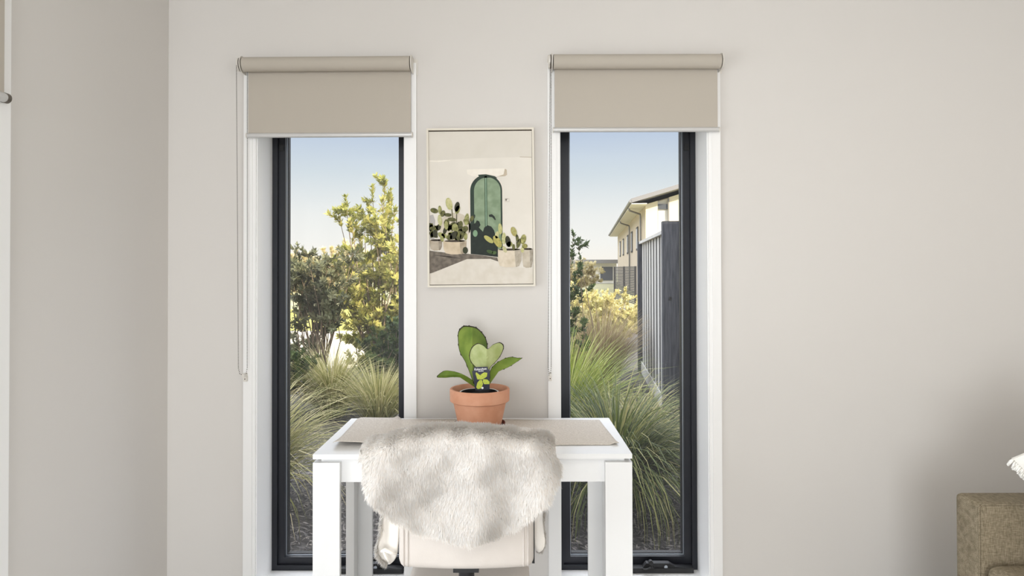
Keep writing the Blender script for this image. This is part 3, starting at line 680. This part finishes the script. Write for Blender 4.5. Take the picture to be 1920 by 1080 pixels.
def fur(Pg, Ng, n, length, name, parent, seed, down=(0,0,-1), wdt=.0007, flow=None):
    rs = np.random.RandomState(seed); NJ, NI = Pg.shape[0]-1, Pg.shape[1]-1
    area = np.linalg.norm(np.cross(Pg[1:,:-1]-Pg[:-1,:-1], Pg[:-1,1:]-Pg[:-1,:-1]), axis=2).ravel(); cell = rs.choice(NJ*NI, n, p=area/area.sum())
    j, i = cell//NI, cell%NI; a = rs.rand(n,1); b = rs.rand(n,1)
    def bil(G): return G[j,i]*(1-a)*(1-b)+G[j,i+1]*a*(1-b)+G[j+1,i]*(1-a)*b+G[j+1,i+1]*a*b
    p = bil(Pg); nn = bil(Ng); nn /= np.linalg.norm(nn, axis=1, keepdims=True)
    # clumped lean of the pile
    cl = np.stack([np.sin(p[:,0]*95+p[:,2]*60)+np.sin(p[:,0]*37-p[:,2]*83+1), np.zeros(n), np.sin(p[:,2]*88-p[:,0]*45)+np.cos(p[:,2]*41+p[:,0]*71)], 1)
    dn = bil(flow) if flow is not None else np.array(down)*np.ones((n,1))
    d = nn*.42+dn*.85+cl*.16+rs.randn(n,3)*.20; d /= np.linalg.norm(d, axis=1, keepdims=True)
    ln = length*(.65+.5*rs.rand(n,1))*(1+.12*cl[:,:1]); side = np.cross(d, nn+rs.randn(n,3)*.4); side /= np.linalg.norm(side, axis=1, keepdims=True)+1e-9
    side *= np.sign((np.cross(side, d)*nn).sum(1, keepdims=True)+1e-9)
    w_ = wdt*(.7+.6*rs.rand(n,1))
    mid = p+d*ln*.55; tip = p+d*ln+dn*ln*.2+rs.randn(n,3)*.0012
    V = np.stack([p-side*w_, p+side*w_, mid+side*w_*.8, mid-side*w_*.8, tip], 1).reshape(-1,3)
    NN = nn+d*.25+cl*.08+rs.randn(n,3)*.08; NN /= np.linalg.norm(NN, axis=1, keepdims=True)
    NV_ = np.repeat(NN, 5, axis=0)
    F_ = []
    for k in range(n): q = 5*k; F_.append((q,q+1,q+2,q+3)); F_.append((q+3,q+2,q+4))
    r_ = np.repeat(rs.rand(n), 2)
    o = rawmesh(name, V.tolist(), F_, M['fur'], parent, rnd=r_, smooth=True, normals=NV_.tolist()); o['kind'] = 'stuff'
    return o
flow = -dv/(np.linalg.norm(dv, axis=2, keepdims=True)+1e-9); fur(Pg, Ng, 170000, .016, 'fur_pile', th, 7, flow=flow)
# hanging ends: suede flap with curled fur hem at left, narrow strip at right
def flap(outline, centre, Y, yb, name):
    bm = bmesh.new(); n = 60; L = smoothloop([(a_,b_,0) for a_, b_ in outline], n); c = Vector((*centre,0)); rings = []
    for r_ in (.25,.5,.75,1):
        rings.append([bm.verts.new(at(c.lerp(L[k],r_).x, c.lerp(L[k],r_).y, Y+yb(c.lerp(L[k],r_).x, c.lerp(L[k],r_).y))) for k in range(n)])
    cv = bm.verts.new(at(c.x,c.y,Y+yb(c.x,c.y)))
    for k in range(n): bm.faces.new((cv,rings[0][k],rings[0][(k+1)%n]))
    for q in range(3):
        for k in range(n): bm.faces.new((rings[q][k],rings[q+1][k],rings[q+1][(k+1)%n],rings[q][(k+1)%n]))
    o = obj(name, bm, M['suede'], th, smooth='all'); s_ = o.modifiers.new('t','SOLIDIFY'); s_.thickness = .006; s_.offset = 0
    pts = [L[k] for k in range(n)]; return o, pts
fl, lp = flap([(722,940),(718,975),(714,1000),(708,1025),(712,1043),(726,1056),(735,1055),(743,1042),(746,1020),(748,985),(750,940)], (730,1000), 1.865, lambda x, y: .018*math.sin((x-700)/12)+(.0006*(y-1020) if y > 1020 else 0), 'hanging_flap')
def hem(pts, Yf, name, parent, n, length, seed, outw=None):
    """fur fringe along a line of pixel points"""
    P3 = [at(a_, b_, Yf) for a_, b_ in pts]; G = np.array([[p+Vector((0,-.006,0)) for p in P3],[p+Vector((0,.010,0)) for p in P3]])
    d = Vector(outw); Nn = np.array([[list(d)]*len(P3)]*2); 
    return fur(G, Nn, n, length, name, parent, seed, down=(0,0,-.6))
hem([(720,950),(716,985),(711,1010),(707,1025),(709,1040),(716,1050),(727,1057)], 1.868, 'fur_hem', fl, 2600, .013, 3, (-.9,-.3,-.3))
bm = bmesh.new()   # rolled-over tip of the flap
tube(bm, [at(715,1034,1.85), at(722,1031,1.845), at(733,1036,1.845), at(742,1038,1.85)], [.004,.006,.005,.003], 8)
tube(bm, [at(719,1034,1.846), at(724,1045,1.845), at(731,1055,1.85)], [.003,.004,.002], 8)
obj('rolled_edge', bm, M['suede'], fl, smooth='all')
fr_, rp_ = flap([(1003,935),(1019,925),(1018,955),(1019,985),(1022,1010),(1020,1027),(1011,1035),(1003,1028),(1001,1005),(999,985),(996,968)], (1010,985), 1.895, lambda x, y: .012*math.sin((y-930)/25), 'hanging_flap')
hem([(1019,940),(1018,975),(1021,1005),(1021,1022),(1014,1034),(1005,1032)], 1.898, 'fur_hem', fr_, 1500, .008, 4, (.9,-.3,-.2))

# ---------------------------------------------------------------- sofa and pillow
AX0, AY0, AY1 = 1.398, 1.995, 2.105
sofa = empty('sofa', (1.87,1.1,0), 'taupe chenille sofa along the right-hand wall', 'sofa')
obj('arm', pad(AX0, 2.36, AY0, AY1, .08, .622, .016, seg=4), M['sofa'], sofa, smooth='all')
obj('arm', pad(AX0, 2.36, .05, .16, .08, .622, .016, seg=4), M['sofa'], sofa, smooth='all')
obj('backrest', pad(2.16, 2.37, .165, AY0-.005, .08, .80, .03), M['sofa'], sofa, smooth='all')
obj('base', pad(AX0+.02, 2.15, .165, AY0-.005, .08, .295, .012), M['sofa'], sofa, smooth='all')
for y0_, y1_ in ((.17,1.075),(1.08,AY0-.008)):
    obj('seat_cushion', pad(AX0+.004, 2.15, y0_, y1_, .30, .452, .035, seg=6), M['sofa'], sofa, smooth='all')
for x in (AX0+.06, 2.3):
    for y in (.11, 2.05):
        bm = bmesh.new(); cyl(bm, (x,y,0), (x,y,.082), .018, .024, 16); obj('leg', bm, M['dark'], sofa, smooth=True)
bm = bmesh.new()     # seam piping at the arm front and along the top
tube(bm, [(AX0+.004,AY0+.003,.10),(AX0+.004,AY0+.003,.608),(AX0+.012,AY0+.003,.618),(2.1,AY0+.003,.6195)], .0028, 6); obj('piping', bm, M['sofa'], sofa, smooth='all')
# pillow balanced on a corner, fringed
tipp = at(1893, 858, 1.93); HP = .182; an = R(12)
pc = Vector((tipp.x+HP*1.414*math.cos(an), 1.92, tipp.z-HP*1.414*math.sin(an)))
pil = empty('fringed_pillow', tuple(pc), 'white fringed pillow standing on one corner on the taupe sofa', 'pillow')
n = 24; bm = bmesh.new(); sides = []
Rot = Matrix.Rotation(R(-(45-12)), 3, 'Y')
for sg in (-1,1):
    g = []
    for j in range(n+1):
        row = []
        for i in range(n+1):
            a_, b_ = -1+2*i/n, -1+2*j/n; th_ = .004+.055*((1-a_*a_)*(1-b_*b_))**.45
            k_ = 1-.13*(1-b_*b_)*abs(a_)-.13*(1-a_*a_)*abs(b_)
            q = Rot @ Vector((a_*HP*k_, sg*th_, b_*HP*k_)); row.append(bm.verts.new(pc+q))
        g.append(row)
    sides.append(g)
    for j in range(n):
        for i in range(n): bm.faces.new((g[j][i],g[j][i+1],g[j+1][i+1],g[j+1][i]))
A_, B_ = sides; loopi = [(0,i) for i in range(n)]+[(j,n) for j in range(n)]+[(n,n-i) for i in range(n)]+[(n-j,0) for j in range(n)]
for (a1,b1),(a2,b2) in zip(loopi, loopi[1:]+loopi[:1]): bm.faces.new((A_[a1][b1],A_[a2][b2],B_[a2][b2],B_[a1][b1]))
obj('pillow_cover', bm, M['pillow'], pil, smooth=True)
bm = bmesh.new(); rr = random.Random(4)
for s4 in (0,3):
    for k in range(52):
        a_ = -1+2*k/51; e4 = [Vector((a_,0,-1)),Vector((1,0,a_)),Vector((-a_,0,1)),Vector((-1,0,-a_))][s4]; o4 = [Vector((0,0,-1)),Vector((1,0,0)),Vector((0,0,1)),Vector((-1,0,0))][s4]
        for z_ in range(3):
            p = pc+Rot @ ((e4-o4*.13*(1-a_*a_))*(HP-.004)); d = (Rot @ o4)+Vector((rr.uniform(-.25,.25),rr.uniform(-.3,.3),rr.uniform(-.5,0))); d.normalize(); ln = rr.uniform(.014,.024)
            tube(bm, [p, p+d*ln*.5+Vector((0,rr.uniform(-.003,.003),0)), p+d*ln+Vector((0,0,-.004))], [.0030,.0034,.0024], 5)
fg = obj('fringe', bm, M['pillow'], pil, smooth='all'); fg['kind'] = 'stuff'
# rest it on the seat
low = min((pil.matrix_world @ Vector(c)).z for c in [(0,0,0)])
PILLOW_BOTTOM = pc.z-max(abs((Rot @ Vector((a_*HP,0,b_*HP))).z) for a_ in (-1,1) for b_ in (-1,1))
print('pillow bottom', PILLOW_BOTTOM)

# ---------------------------------------------------------------- outdoors: ground
GZ = -.10
def ground(name, rect, z, m, n=1, amp=0):
    x0, x1, y0, y1 = rect; bm = bmesh.new(); nx = ny = n; g = []
    for j in range(ny+1):
        g.append([bm.verts.new((x0+(x1-x0)*i/nx, y0+(y1-y0)*j/ny, z+(amp*(math.sin(i*1.7+j)+math.sin(j*2.3-i*.7)) if 0 < j < ny else 0))) for i in range(nx+1)])
    for j in range(ny):
        for i in range(nx): bm.faces.new((g[j][i],g[j][i+1],g[j+1][i+1],g[j+1][i]))
    return struct(obj(name, bm, m, smooth='all'))
ground('garden_bed', (-12,12,2.94,9.6), GZ, M['mulch'], 60, .008)
ground('garden_bed', (-.2,12,9.6,24), GZ, M['mulch'], 4)
ground('pale_driveway', (-60,-.2,9.6,15.5), GZ-.01, M['concrete'])
ground('verge_lawn', (-60,-.2,15.5,24), GZ-.015, M['lawn'])
ground('far_ground', (-160,160,24,220), GZ-.02, mat('dry_ground', rgb(150,144,112), .95, noise=1, col2=rgb(128,128,92)))
rs = np.random.RandomState(11)
def chips(name, n, boxes, label, size=1):
    V = []; Fc = []; rv = []
    for k in range(n):
        x0, x1, y0, y1 = boxes[k % len(boxes)]; x, y = rs.uniform(x0,x1), y0+(y1-y0)*rs.rand()**1.4
        ln, wd = rs.uniform(.010,.030)*size, rs.uniform(.002,.006)*size; a = rs.uniform(0,PI); t_ = rs.uniform(-.5,.5); tl = rs.uniform(-.6,.6)
        d = Vector((math.cos(a),math.sin(a),t_)); s_ = Vector((-math.sin(a),math.cos(a),tl))
        c = Vector((x,y,GZ+.018+rs.rand()*.012)); b_ = len(V)
        V += [tuple(c-d*ln), tuple(c+s_*wd), tuple(c+d*ln), tuple(c-s_*wd)]; Fc.append((b_,b_+1,b_+2,b_+3)); rv.append(rs.rand()**1.3)
    o = rawmesh(name, V, Fc, M['chip'], rnd=rv); tag(o, label, 'mulch', kind='stuff'); return o
chips('bark_mulch', 26000, [(.1,1.3,3.0,4.6),(-1.7,-.3,3.0,4.6),(-2.6,-.3,4.4,7.5),(.3,1.8,4.4,7.5)], 'dark bark chips covering the garden bed outside the windows')

# ---------------------------------------------------------------- grasses
def tuft(base, h, spread, n, m, label, seed, width=.0046, group=None, droop=1.0, name='grass_tussock'):
    r_ = np.random.RandomState(seed); V = []; Fc = []; rv = []; K_ = 7
    for k in range(n):
        az = r_.uniform(0, 2*PI); out = r_.rand()**.7; L_ = h*r_.uniform(.65,1.12); b0 = Vector((math.cos(az)*out*spread*.16, math.sin(az)*out*spread*.16, 0))
        lean = (.12+out*.75)*r_.uniform(.6,1.25); d = Vector((math.cos(az+r_.uniform(-.5,.5)), math.sin(az+r_.uniform(-.5,.5)), 0)); side = Vector((-d.y,d.x,r_.uniform(-.4,.4))).normalized()
        w_ = width*r_.uniform(.6,1.2); q = len(V); p = b0.copy(); ang = PI/2-lean*.55
        for i in range(K_+1):
            t_ = i/K_; ww = w_*(1-t_**2.2)+.0003
            V.append(tuple(base+p-side*ww)); V.append(tuple(base+p+side*ww))
            p = p+(d*math.cos(ang)+Vector((0,0,math.sin(ang))))*(L_/K_); ang -= (.10+lean*.34)*droop*(.5+t_)
            if p.z+base.z < GZ+.03 : ang = max(ang, 0.0)
        c_ = r_.rand()**1.1
        for i in range(K_): a_ = q+2*i; Fc.append((a_,a_+1,a_+3,a_+2)); rv.append(min(1, c_*.8+.2*(i/K_)))
    o = rawmesh(name, V, Fc, M[m], rnd=rv); o.location = (0,0,0)
    return tag(o, label, 'ornamental grass', group)
def gb(px, py): # point on the garden ground seen at a pixel
    d = RM @ Vector(((px-960)/F, -(py-CY)/F, -1)); k = (GZ+.01-CAMZ)/d.z; return Vector((0,0,CAMZ))+d*k
GG = 'tussock grasses in the garden bed'
tuft(Vector((.62,4.0,GZ)), .95, .9, 1900, 'gr_dark', 'dark green arching grass clump close behind the right window', 1, group=GG, droop=1.35)
tuft(Vector((.42,5.35,GZ)), .98, .8, 1400, 'gr_bright', 'bright green upright grass clump left in the right window, beyond the dark one', 2, group=GG, droop=.62, width=.0045)
tuft(Vector((.98,5.1,GZ)), .62, .7, 420, 'gr_pale', 'small pale grass clump at the foot of the paling fence', 3, group=GG)
tuft(Vector((-1.58,3.95,GZ)), .90, .8, 1300, 'gr_pale', 'pale green grass clump low at the left edge of the left window', 4, group=GG)
tuft(Vector((-1.75,6.45,GZ)), .78, .7, 1000, 'gr_pale', 'olive grass clump in the middle of the left window below the shrubs', 5, group=GG, droop=.8, width=.0045)
tuft(Vector((-1.20,5.95,GZ)), .66, .6, 800, 'gr_pale', 'grass clump behind the back left corner of the desk, near the right frame', 6, group=GG, droop=.7, width=.004)
tuft(Vector((1.05,7.9,GZ)), 1.05, .8, 1500, 'lv_dry', 'dry brown grass clump in front of the yellow shrubs, left of the fence', 7, group=GG, droop=.5, width=.0035)

# ---------------------------------------------------------------- shrubs
def shrub(name, label, base, stems, m, seed, nleaf=34, ll=.055, lw=.010, reach=.20, stemr=.012, sub=3, subr=.28, group=None, cat='shrub', up=.8, nper=1):
    """stems: list of tip positions; each gets `sub` twigs around it, each twig a rosette of leaves"""
    r_ = np.random.RandomState(seed); root = empty(name, tuple(base), label, cat, group)
    bm = bmesh.new(); V = []; Fc = []; rv = []
    for tip in stems:
        tip = Vector(tip); st = base+Vector((r_.uniform(-.12,.12), r_.uniform(-.12,.12), 0)); mid = st.lerp(tip,.5)+Vector((r_.uniform(-.1,.1),r_.uniform(-.1,.1),.10))
        tube(bm, [st, mid, tip], [stemr, stemr*.7, stemr*.3], 5, caps=False)
        for s_ in range(sub):
            tw0 = mid.lerp(tip, r_.uniform(.15,1.0)) if s_ else mid.lerp(tip,.8)
            off = Vector((r_.normal(), r_.normal(), abs(r_.normal())*up+.25)).normalized()*subr*r_.uniform(.5,1.1) if s_ else (tip-mid).normalized()*subr*.4
            tw1 = tw0+off if s_ else tip+Vector((0,0,.02)); tube(bm, [tw0, tw1], [stemr*.35, stemr*.15], 4, caps=False)
            dr = (tw1-tw0).normalized(); ct = r_.rand()
            for k in range(nleaf):
                t_ = 1-r_.rand()**1.5*min(1, reach/max(off.length,.05)*1.0); p = tw0.lerp(tw1, t_)
                rd = Vector((r_.normal(), r_.normal(), r_.normal())); rd = (rd-dr*rd.dot(dr)).normalized()
                d = (rd*r_.uniform(.5,1.1)+dr*r_.uniform(.3,1.0)+Vector((0,0,.1))).normalized(); l_ = ll*r_.uniform(.6,1.2); sd_ = d.cross(dr+Vector((.01,.02,.03))).normalized()*lw*r_.uniform(.7,1.2)
                q = len(V); V += [tuple(p), tuple(p+d*l_*.5+sd_), tuple(p+d*l_), tuple(p+d*l_*.5-sd_)]; Fc.append((q,q+1,q+2,q+3)); rv.append(min(1,max(0,.55*ct+.45*r_.rand())))
    rawmesh('foliage', V, Fc, M[m], root, rnd=rv); obj('stems', bm, M['bark'], root, smooth='all')
    return root
def blob(r_, n, cx, cy, cz, rx, ry, rz):
    out = []
    while len(out) < n:
        p = r_.uniform(-1,1,3); q = np.linalg.norm(p)
        if q <= 1 and q > .25: out.append((cx+p[0]*rx, cy+p[1]*ry, max(.1, cz+p[2]*rz)))
    return out
r_ = np.random.RandomState(21)
# tall banksia-like shrub, right in the left window
tips = [at(px, py, Y) for px, py, Y in ((648,372,8.0),(634,400,8.1),(658,405,7.9),(690,385,8.2),(698,352,8.2),(722,345,8.0),(733,360,8.3),(715,378,7.8),(682,400,8.4),(740,395,8.1),(666,425,8.1),(640,470,8.2),(705,415,7.9),(725,420,8.2))]
tips += [tuple(v) for v in blob(r_, 34, -1.55, 8.0, 1.35, .62, .55, .75)] + [tuple(v) for v in blob(r_, 40, -1.55, 8.0, .55, .6, .5, .6)]
shrub('tall_shrub', 'tall yellow-green shrub with tufted branch tips right in the left window', Vector((-1.55,8.0,GZ)), tips, 'lv_tree', 1, 52, .072, .013, .20, .011, 6, .21)
tips = [at(px, py, 7.2) for px, py in ((548,492),(562,484),(580,482),(598,485),(618,490),(630,500),(636,512),(606,500))] + [at(662,475,7.4), at(672,470,7.5)]
tips += blob(r_, 26, -2.15, 7.2, 1.12, .42, .4, .36)+blob(r_, 6, -2.35, 7.2, .5, .3, .4, .3)
shrub('grey_shrub', 'grey-green shrub with narrow leaves left in the left window', Vector((-2.15,7.2,GZ)), tips, 'lv_grey', 2, 44, .065, .011, .2, .009, 6, .22)
shrub('low_shrub', 'low dark green shrub behind the left window frame above the mulch', Vector((-2.35,6.4,GZ)), blob(r_, 36, -2.35, 6.4, .35, .45, .35, .42), 'lv_dark', 3, 50, .05, .012, .2, .007, 5, .18)
shrub('low_shrub', 'dark green shrub under the tall shrub beside the right frame', Vector((-1.30,7.2,GZ)), blob(r_, 36, -1.30,7.2,.35,.35,.35,.45), 'lv_dark', 4, 50, .05, .012, .2, .007, 5, .18)
# right window
tips = [at(px, py, 5.9) for px, py in ((1076,440),(1084,462),(1072,475),(1088,500),(1078,520),(1070,545),(1092,550),(1080,590),(1094,610),(1072,620),(1088,650),(1076,660))]
shrub('slender_shrub', 'slender dark shrub at the left edge of the right window', Vector((.56,5.95,GZ)), tips, 'lv_dark', 5, 30, .050, .011, .2, .006, 4, .09)
for i, (x, y, z, n_, lb, mm) in enumerate(((.95,9.6,.62,60,'pale yellow shrub touching the fence end, right of its twins','lv_yellow'), (1.75,12.0,.8,50,'pale yellow shrub behind the fence end under the dark slat screen','lv_yellow'), (.95,13.0,.95,60,'sunlit yellow shrub left in the right window under the white house','lv_yellow'))):
    shrub('sunlit_shrub', lb, Vector((x,y,GZ)), blob(r_, n_, x, y, z*.5, .75, .6, z*.6), mm, 10+i, 60, .055, .012, .25, .008, 9, .30, group='sunlit yellow shrubs beyond the garden bed')
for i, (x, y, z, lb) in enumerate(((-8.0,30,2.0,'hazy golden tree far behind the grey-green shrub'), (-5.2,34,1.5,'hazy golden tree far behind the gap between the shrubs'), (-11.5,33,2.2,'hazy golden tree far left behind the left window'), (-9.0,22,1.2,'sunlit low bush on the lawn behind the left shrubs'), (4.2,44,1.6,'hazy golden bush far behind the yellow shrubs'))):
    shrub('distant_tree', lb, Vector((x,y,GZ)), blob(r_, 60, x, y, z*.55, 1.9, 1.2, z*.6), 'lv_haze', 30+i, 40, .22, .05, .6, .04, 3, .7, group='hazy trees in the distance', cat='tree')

# ---------------------------------------------------------------- paling fence
FN, FF = Vector((1.478,6.33,0)), Vector((1.784,9.12,0)); fd = (FF-FN).normalized(); fn = Vector((-fd.y,fd.x,0))   # fn points left, to the camera side
if fn.x > 0: fn = -fn
fence = empty('paling_fence', (FN.x,FN.y,GZ), 'weathered grey timber paling fence at the right of the garden', 'fence')
def fbox(s0, s1, t0, t1, z0, z1, bm=None):
    b_ = bm or bmesh.new(); P = [FN+fd*s+fn*t for s, t in ((s0,t0),(s1,t0),(s1,t1),(s0,t1))]
    prism(b_, [Vector((p.x,p.y,z0)) for p in P], (0,0,z1-z0)); return b_
LF = (FF-FN).length
for k in range(9):
    s0 = .01+k*(LF-.04)/9
    obj('paling', fbox(s0, s0+.165, -.012, .004, GZ+.156, 1.663), M['fencew'], fence)
    obj('paling', fbox(s0+.166, s0+.303, -.014, .001, GZ+.156, 1.663), M['fencegap'], fence)
obj('capping', fbox(.02, LF-.02, -.05, .035, 1.665, 1.70), M['fencew'], fence)
obj('plinth_board', fbox(.02, LF-.02, -.012, .014, GZ, GZ+.155), M['fencew'], fence)
for s0, zt in ((-.13,1.775),(LF-.02,1.70)):
    bm = fbox(s0, s0+.13, -.10, .05, GZ, zt); po = obj('post', bm, M['fencep'], fence, bevel=.012)
    if s0 < 0:
        obj('post', fbox(s0-.02, s0+.09, -.15, -.103, GZ, 1.70), M['redpost'], fence)['label'] = 'red-brown timber post'
        bm = bmesh.new(); p = FN+fd*(s0-.001)+fn*-.02; 
        cyl(bm, Vector((p.x-.004,p.y-.002,1.05)), Vector((p.x-.004,p.y-.006,1.05)), .016, seg=12); obj('bolt', bm, M['gasket'], po)

# ---------------------------------------------------------------- two-storey house beyond
HN, HFv = Vector((6.46,32,0)), Vector((9.9,62,0)); hd_ = (HFv-HN).normalized(); hn = Vector((hd_.y,-hd_.x,0))   # hn to the right
house = empty('house', (HN.x,HN.y,GZ), 'two-storey cream house with grey roof rising behind the fence', 'house')
LH = (HFv-HN).length
def hp(s, t, z): p = HN+hd_*s+hn*t; return Vector((p.x,p.y,z))
def hbox(s0, s1, t0, t1, z0, z1):
    b_ = bmesh.new(); prism(b_, [hp(s0,t0,z0),hp(s1,t0,z0),hp(s1,t1,z0),hp(s0,t1,z0)], (0,0,z1-z0)); return b_
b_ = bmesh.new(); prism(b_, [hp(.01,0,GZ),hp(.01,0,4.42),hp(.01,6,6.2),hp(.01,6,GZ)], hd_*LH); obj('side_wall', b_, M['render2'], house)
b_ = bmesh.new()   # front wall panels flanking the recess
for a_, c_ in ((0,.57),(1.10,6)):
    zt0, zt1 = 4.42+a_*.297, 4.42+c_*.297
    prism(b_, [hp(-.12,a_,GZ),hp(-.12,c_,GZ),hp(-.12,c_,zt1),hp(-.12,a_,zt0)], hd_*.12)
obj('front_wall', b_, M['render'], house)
b_ = bmesh.new(); prism(b_, [hp(-.01,.57,1),hp(-.01,1.10,1),hp(-.01,1.10,4.7),hp(-.01,.57,4.55)], hd_*.01); obj('recess_panel', b_, M['whitewall'], house)
obj('recess_beam', hbox(-.10,-.02,.571,1.099,4.18,4.42), M['winglass'], house)
obj('recess_blind', hbox(-.05,-.02,.60,.95,2.6,4.12), M['whitewall'], house)
obj('corner_post', hbox(-.18,-.125,1.04,1.10,1,4.7), M['roof'], house)
b_ = bmesh.new(); prism(b_, [hp(-1.0,-.75,4.42),hp(-1.0,6.5,6.55),hp(-1.0,6.5,6.75),hp(-1.0,-.75,4.62)], hd_*(LH+2)); obj('roof', b_, M['roof'], house)
b_ = bmesh.new(); prism(b_, [hp(-.98,-.73,4.36),hp(-.98,-.01,4.36),hp(-.98,-.01,4.40),hp(-.98,-.73,4.40)], hd_*(LH+1.9)); obj('soffit', b_, M['soffit'], house)
b_ = bmesh.new(); tube(b_, [hp(-1.0,-.78,4.5), hp(LH+1,-.78,4.5)], .07, 8); obj('gutter', b_, M['roof'], house)
for s0 in (4.5, 9.2, 13.6, 19.2, 24.2):
    f_ = obj('window', hbox(s0, s0+1.3, -.05, .02, 2.35, 3.65), M['slat'], house); obj('pane', hbox(s0+.1, s0+1.2, -.06, -.051, 2.45, 3.55), M['winglass'], f_)
for s0 in (1.8, 11.0):
    b_ = bmesh.new(); tube(b_, [hp(s0-.5,-.72,4.38), hp(s0-.45,-.68,4.25), hp(s0,-.12,4.10), hp(s0,-.10,3.95), hp(s0,-.10,GZ)], .05, 8); obj('downpipe', b_, M['roof'], house, smooth='all')
# dark slatted screen beside it
sc0, sc1 = at(1153, 503, 30), at(1192, 500, 25)
scr = empty('slat_screen', (sc0.x,sc0.y,GZ), 'dark horizontal slat screen below the two-storey house', 'screen')
dv_ = (sc1-sc0); dv_.z = 0
for k in range(22):
    z = 1.36-k*.066; b_ = bmesh.new(); prism(b_, [Vector((sc0.x,sc0.y,z)),Vector((sc1.x,sc1.y,z)),Vector((sc1.x,sc1.y+.04,z)),Vector((sc0.x,sc0.y+.04,z))], (0,0,.048)); obj('slat', b_, M['slat'], scr)
for q in (0,.5,1):
    p = sc0+dv_*q; obj('post', B(p.x-.04,p.x+.04,p.y+.042,p.y+.12,GZ,1.42), M['slat'], scr)
# low white house with grey roof further back
wh = empty('low_house', (8.5,64,GZ), 'low white house with flat grey roof far behind the yellow shrubs', 'house')
P0, P1 = at(1075,488,64), at(1156,488,64)
obj('walls', B(P0.x,P1.x,64,70,GZ,P0.z-.3), M['whitewall'], wh)
obj('roof', B(P0.x-.6,P1.x+.3,63.4,71,P0.z-.3,P0.z+.05), M['roof'], wh)
obj('window', B(P0.x+2.6,P0.x+3.8,63.93,63.99,.2,1.5), M['winglass'], wh)
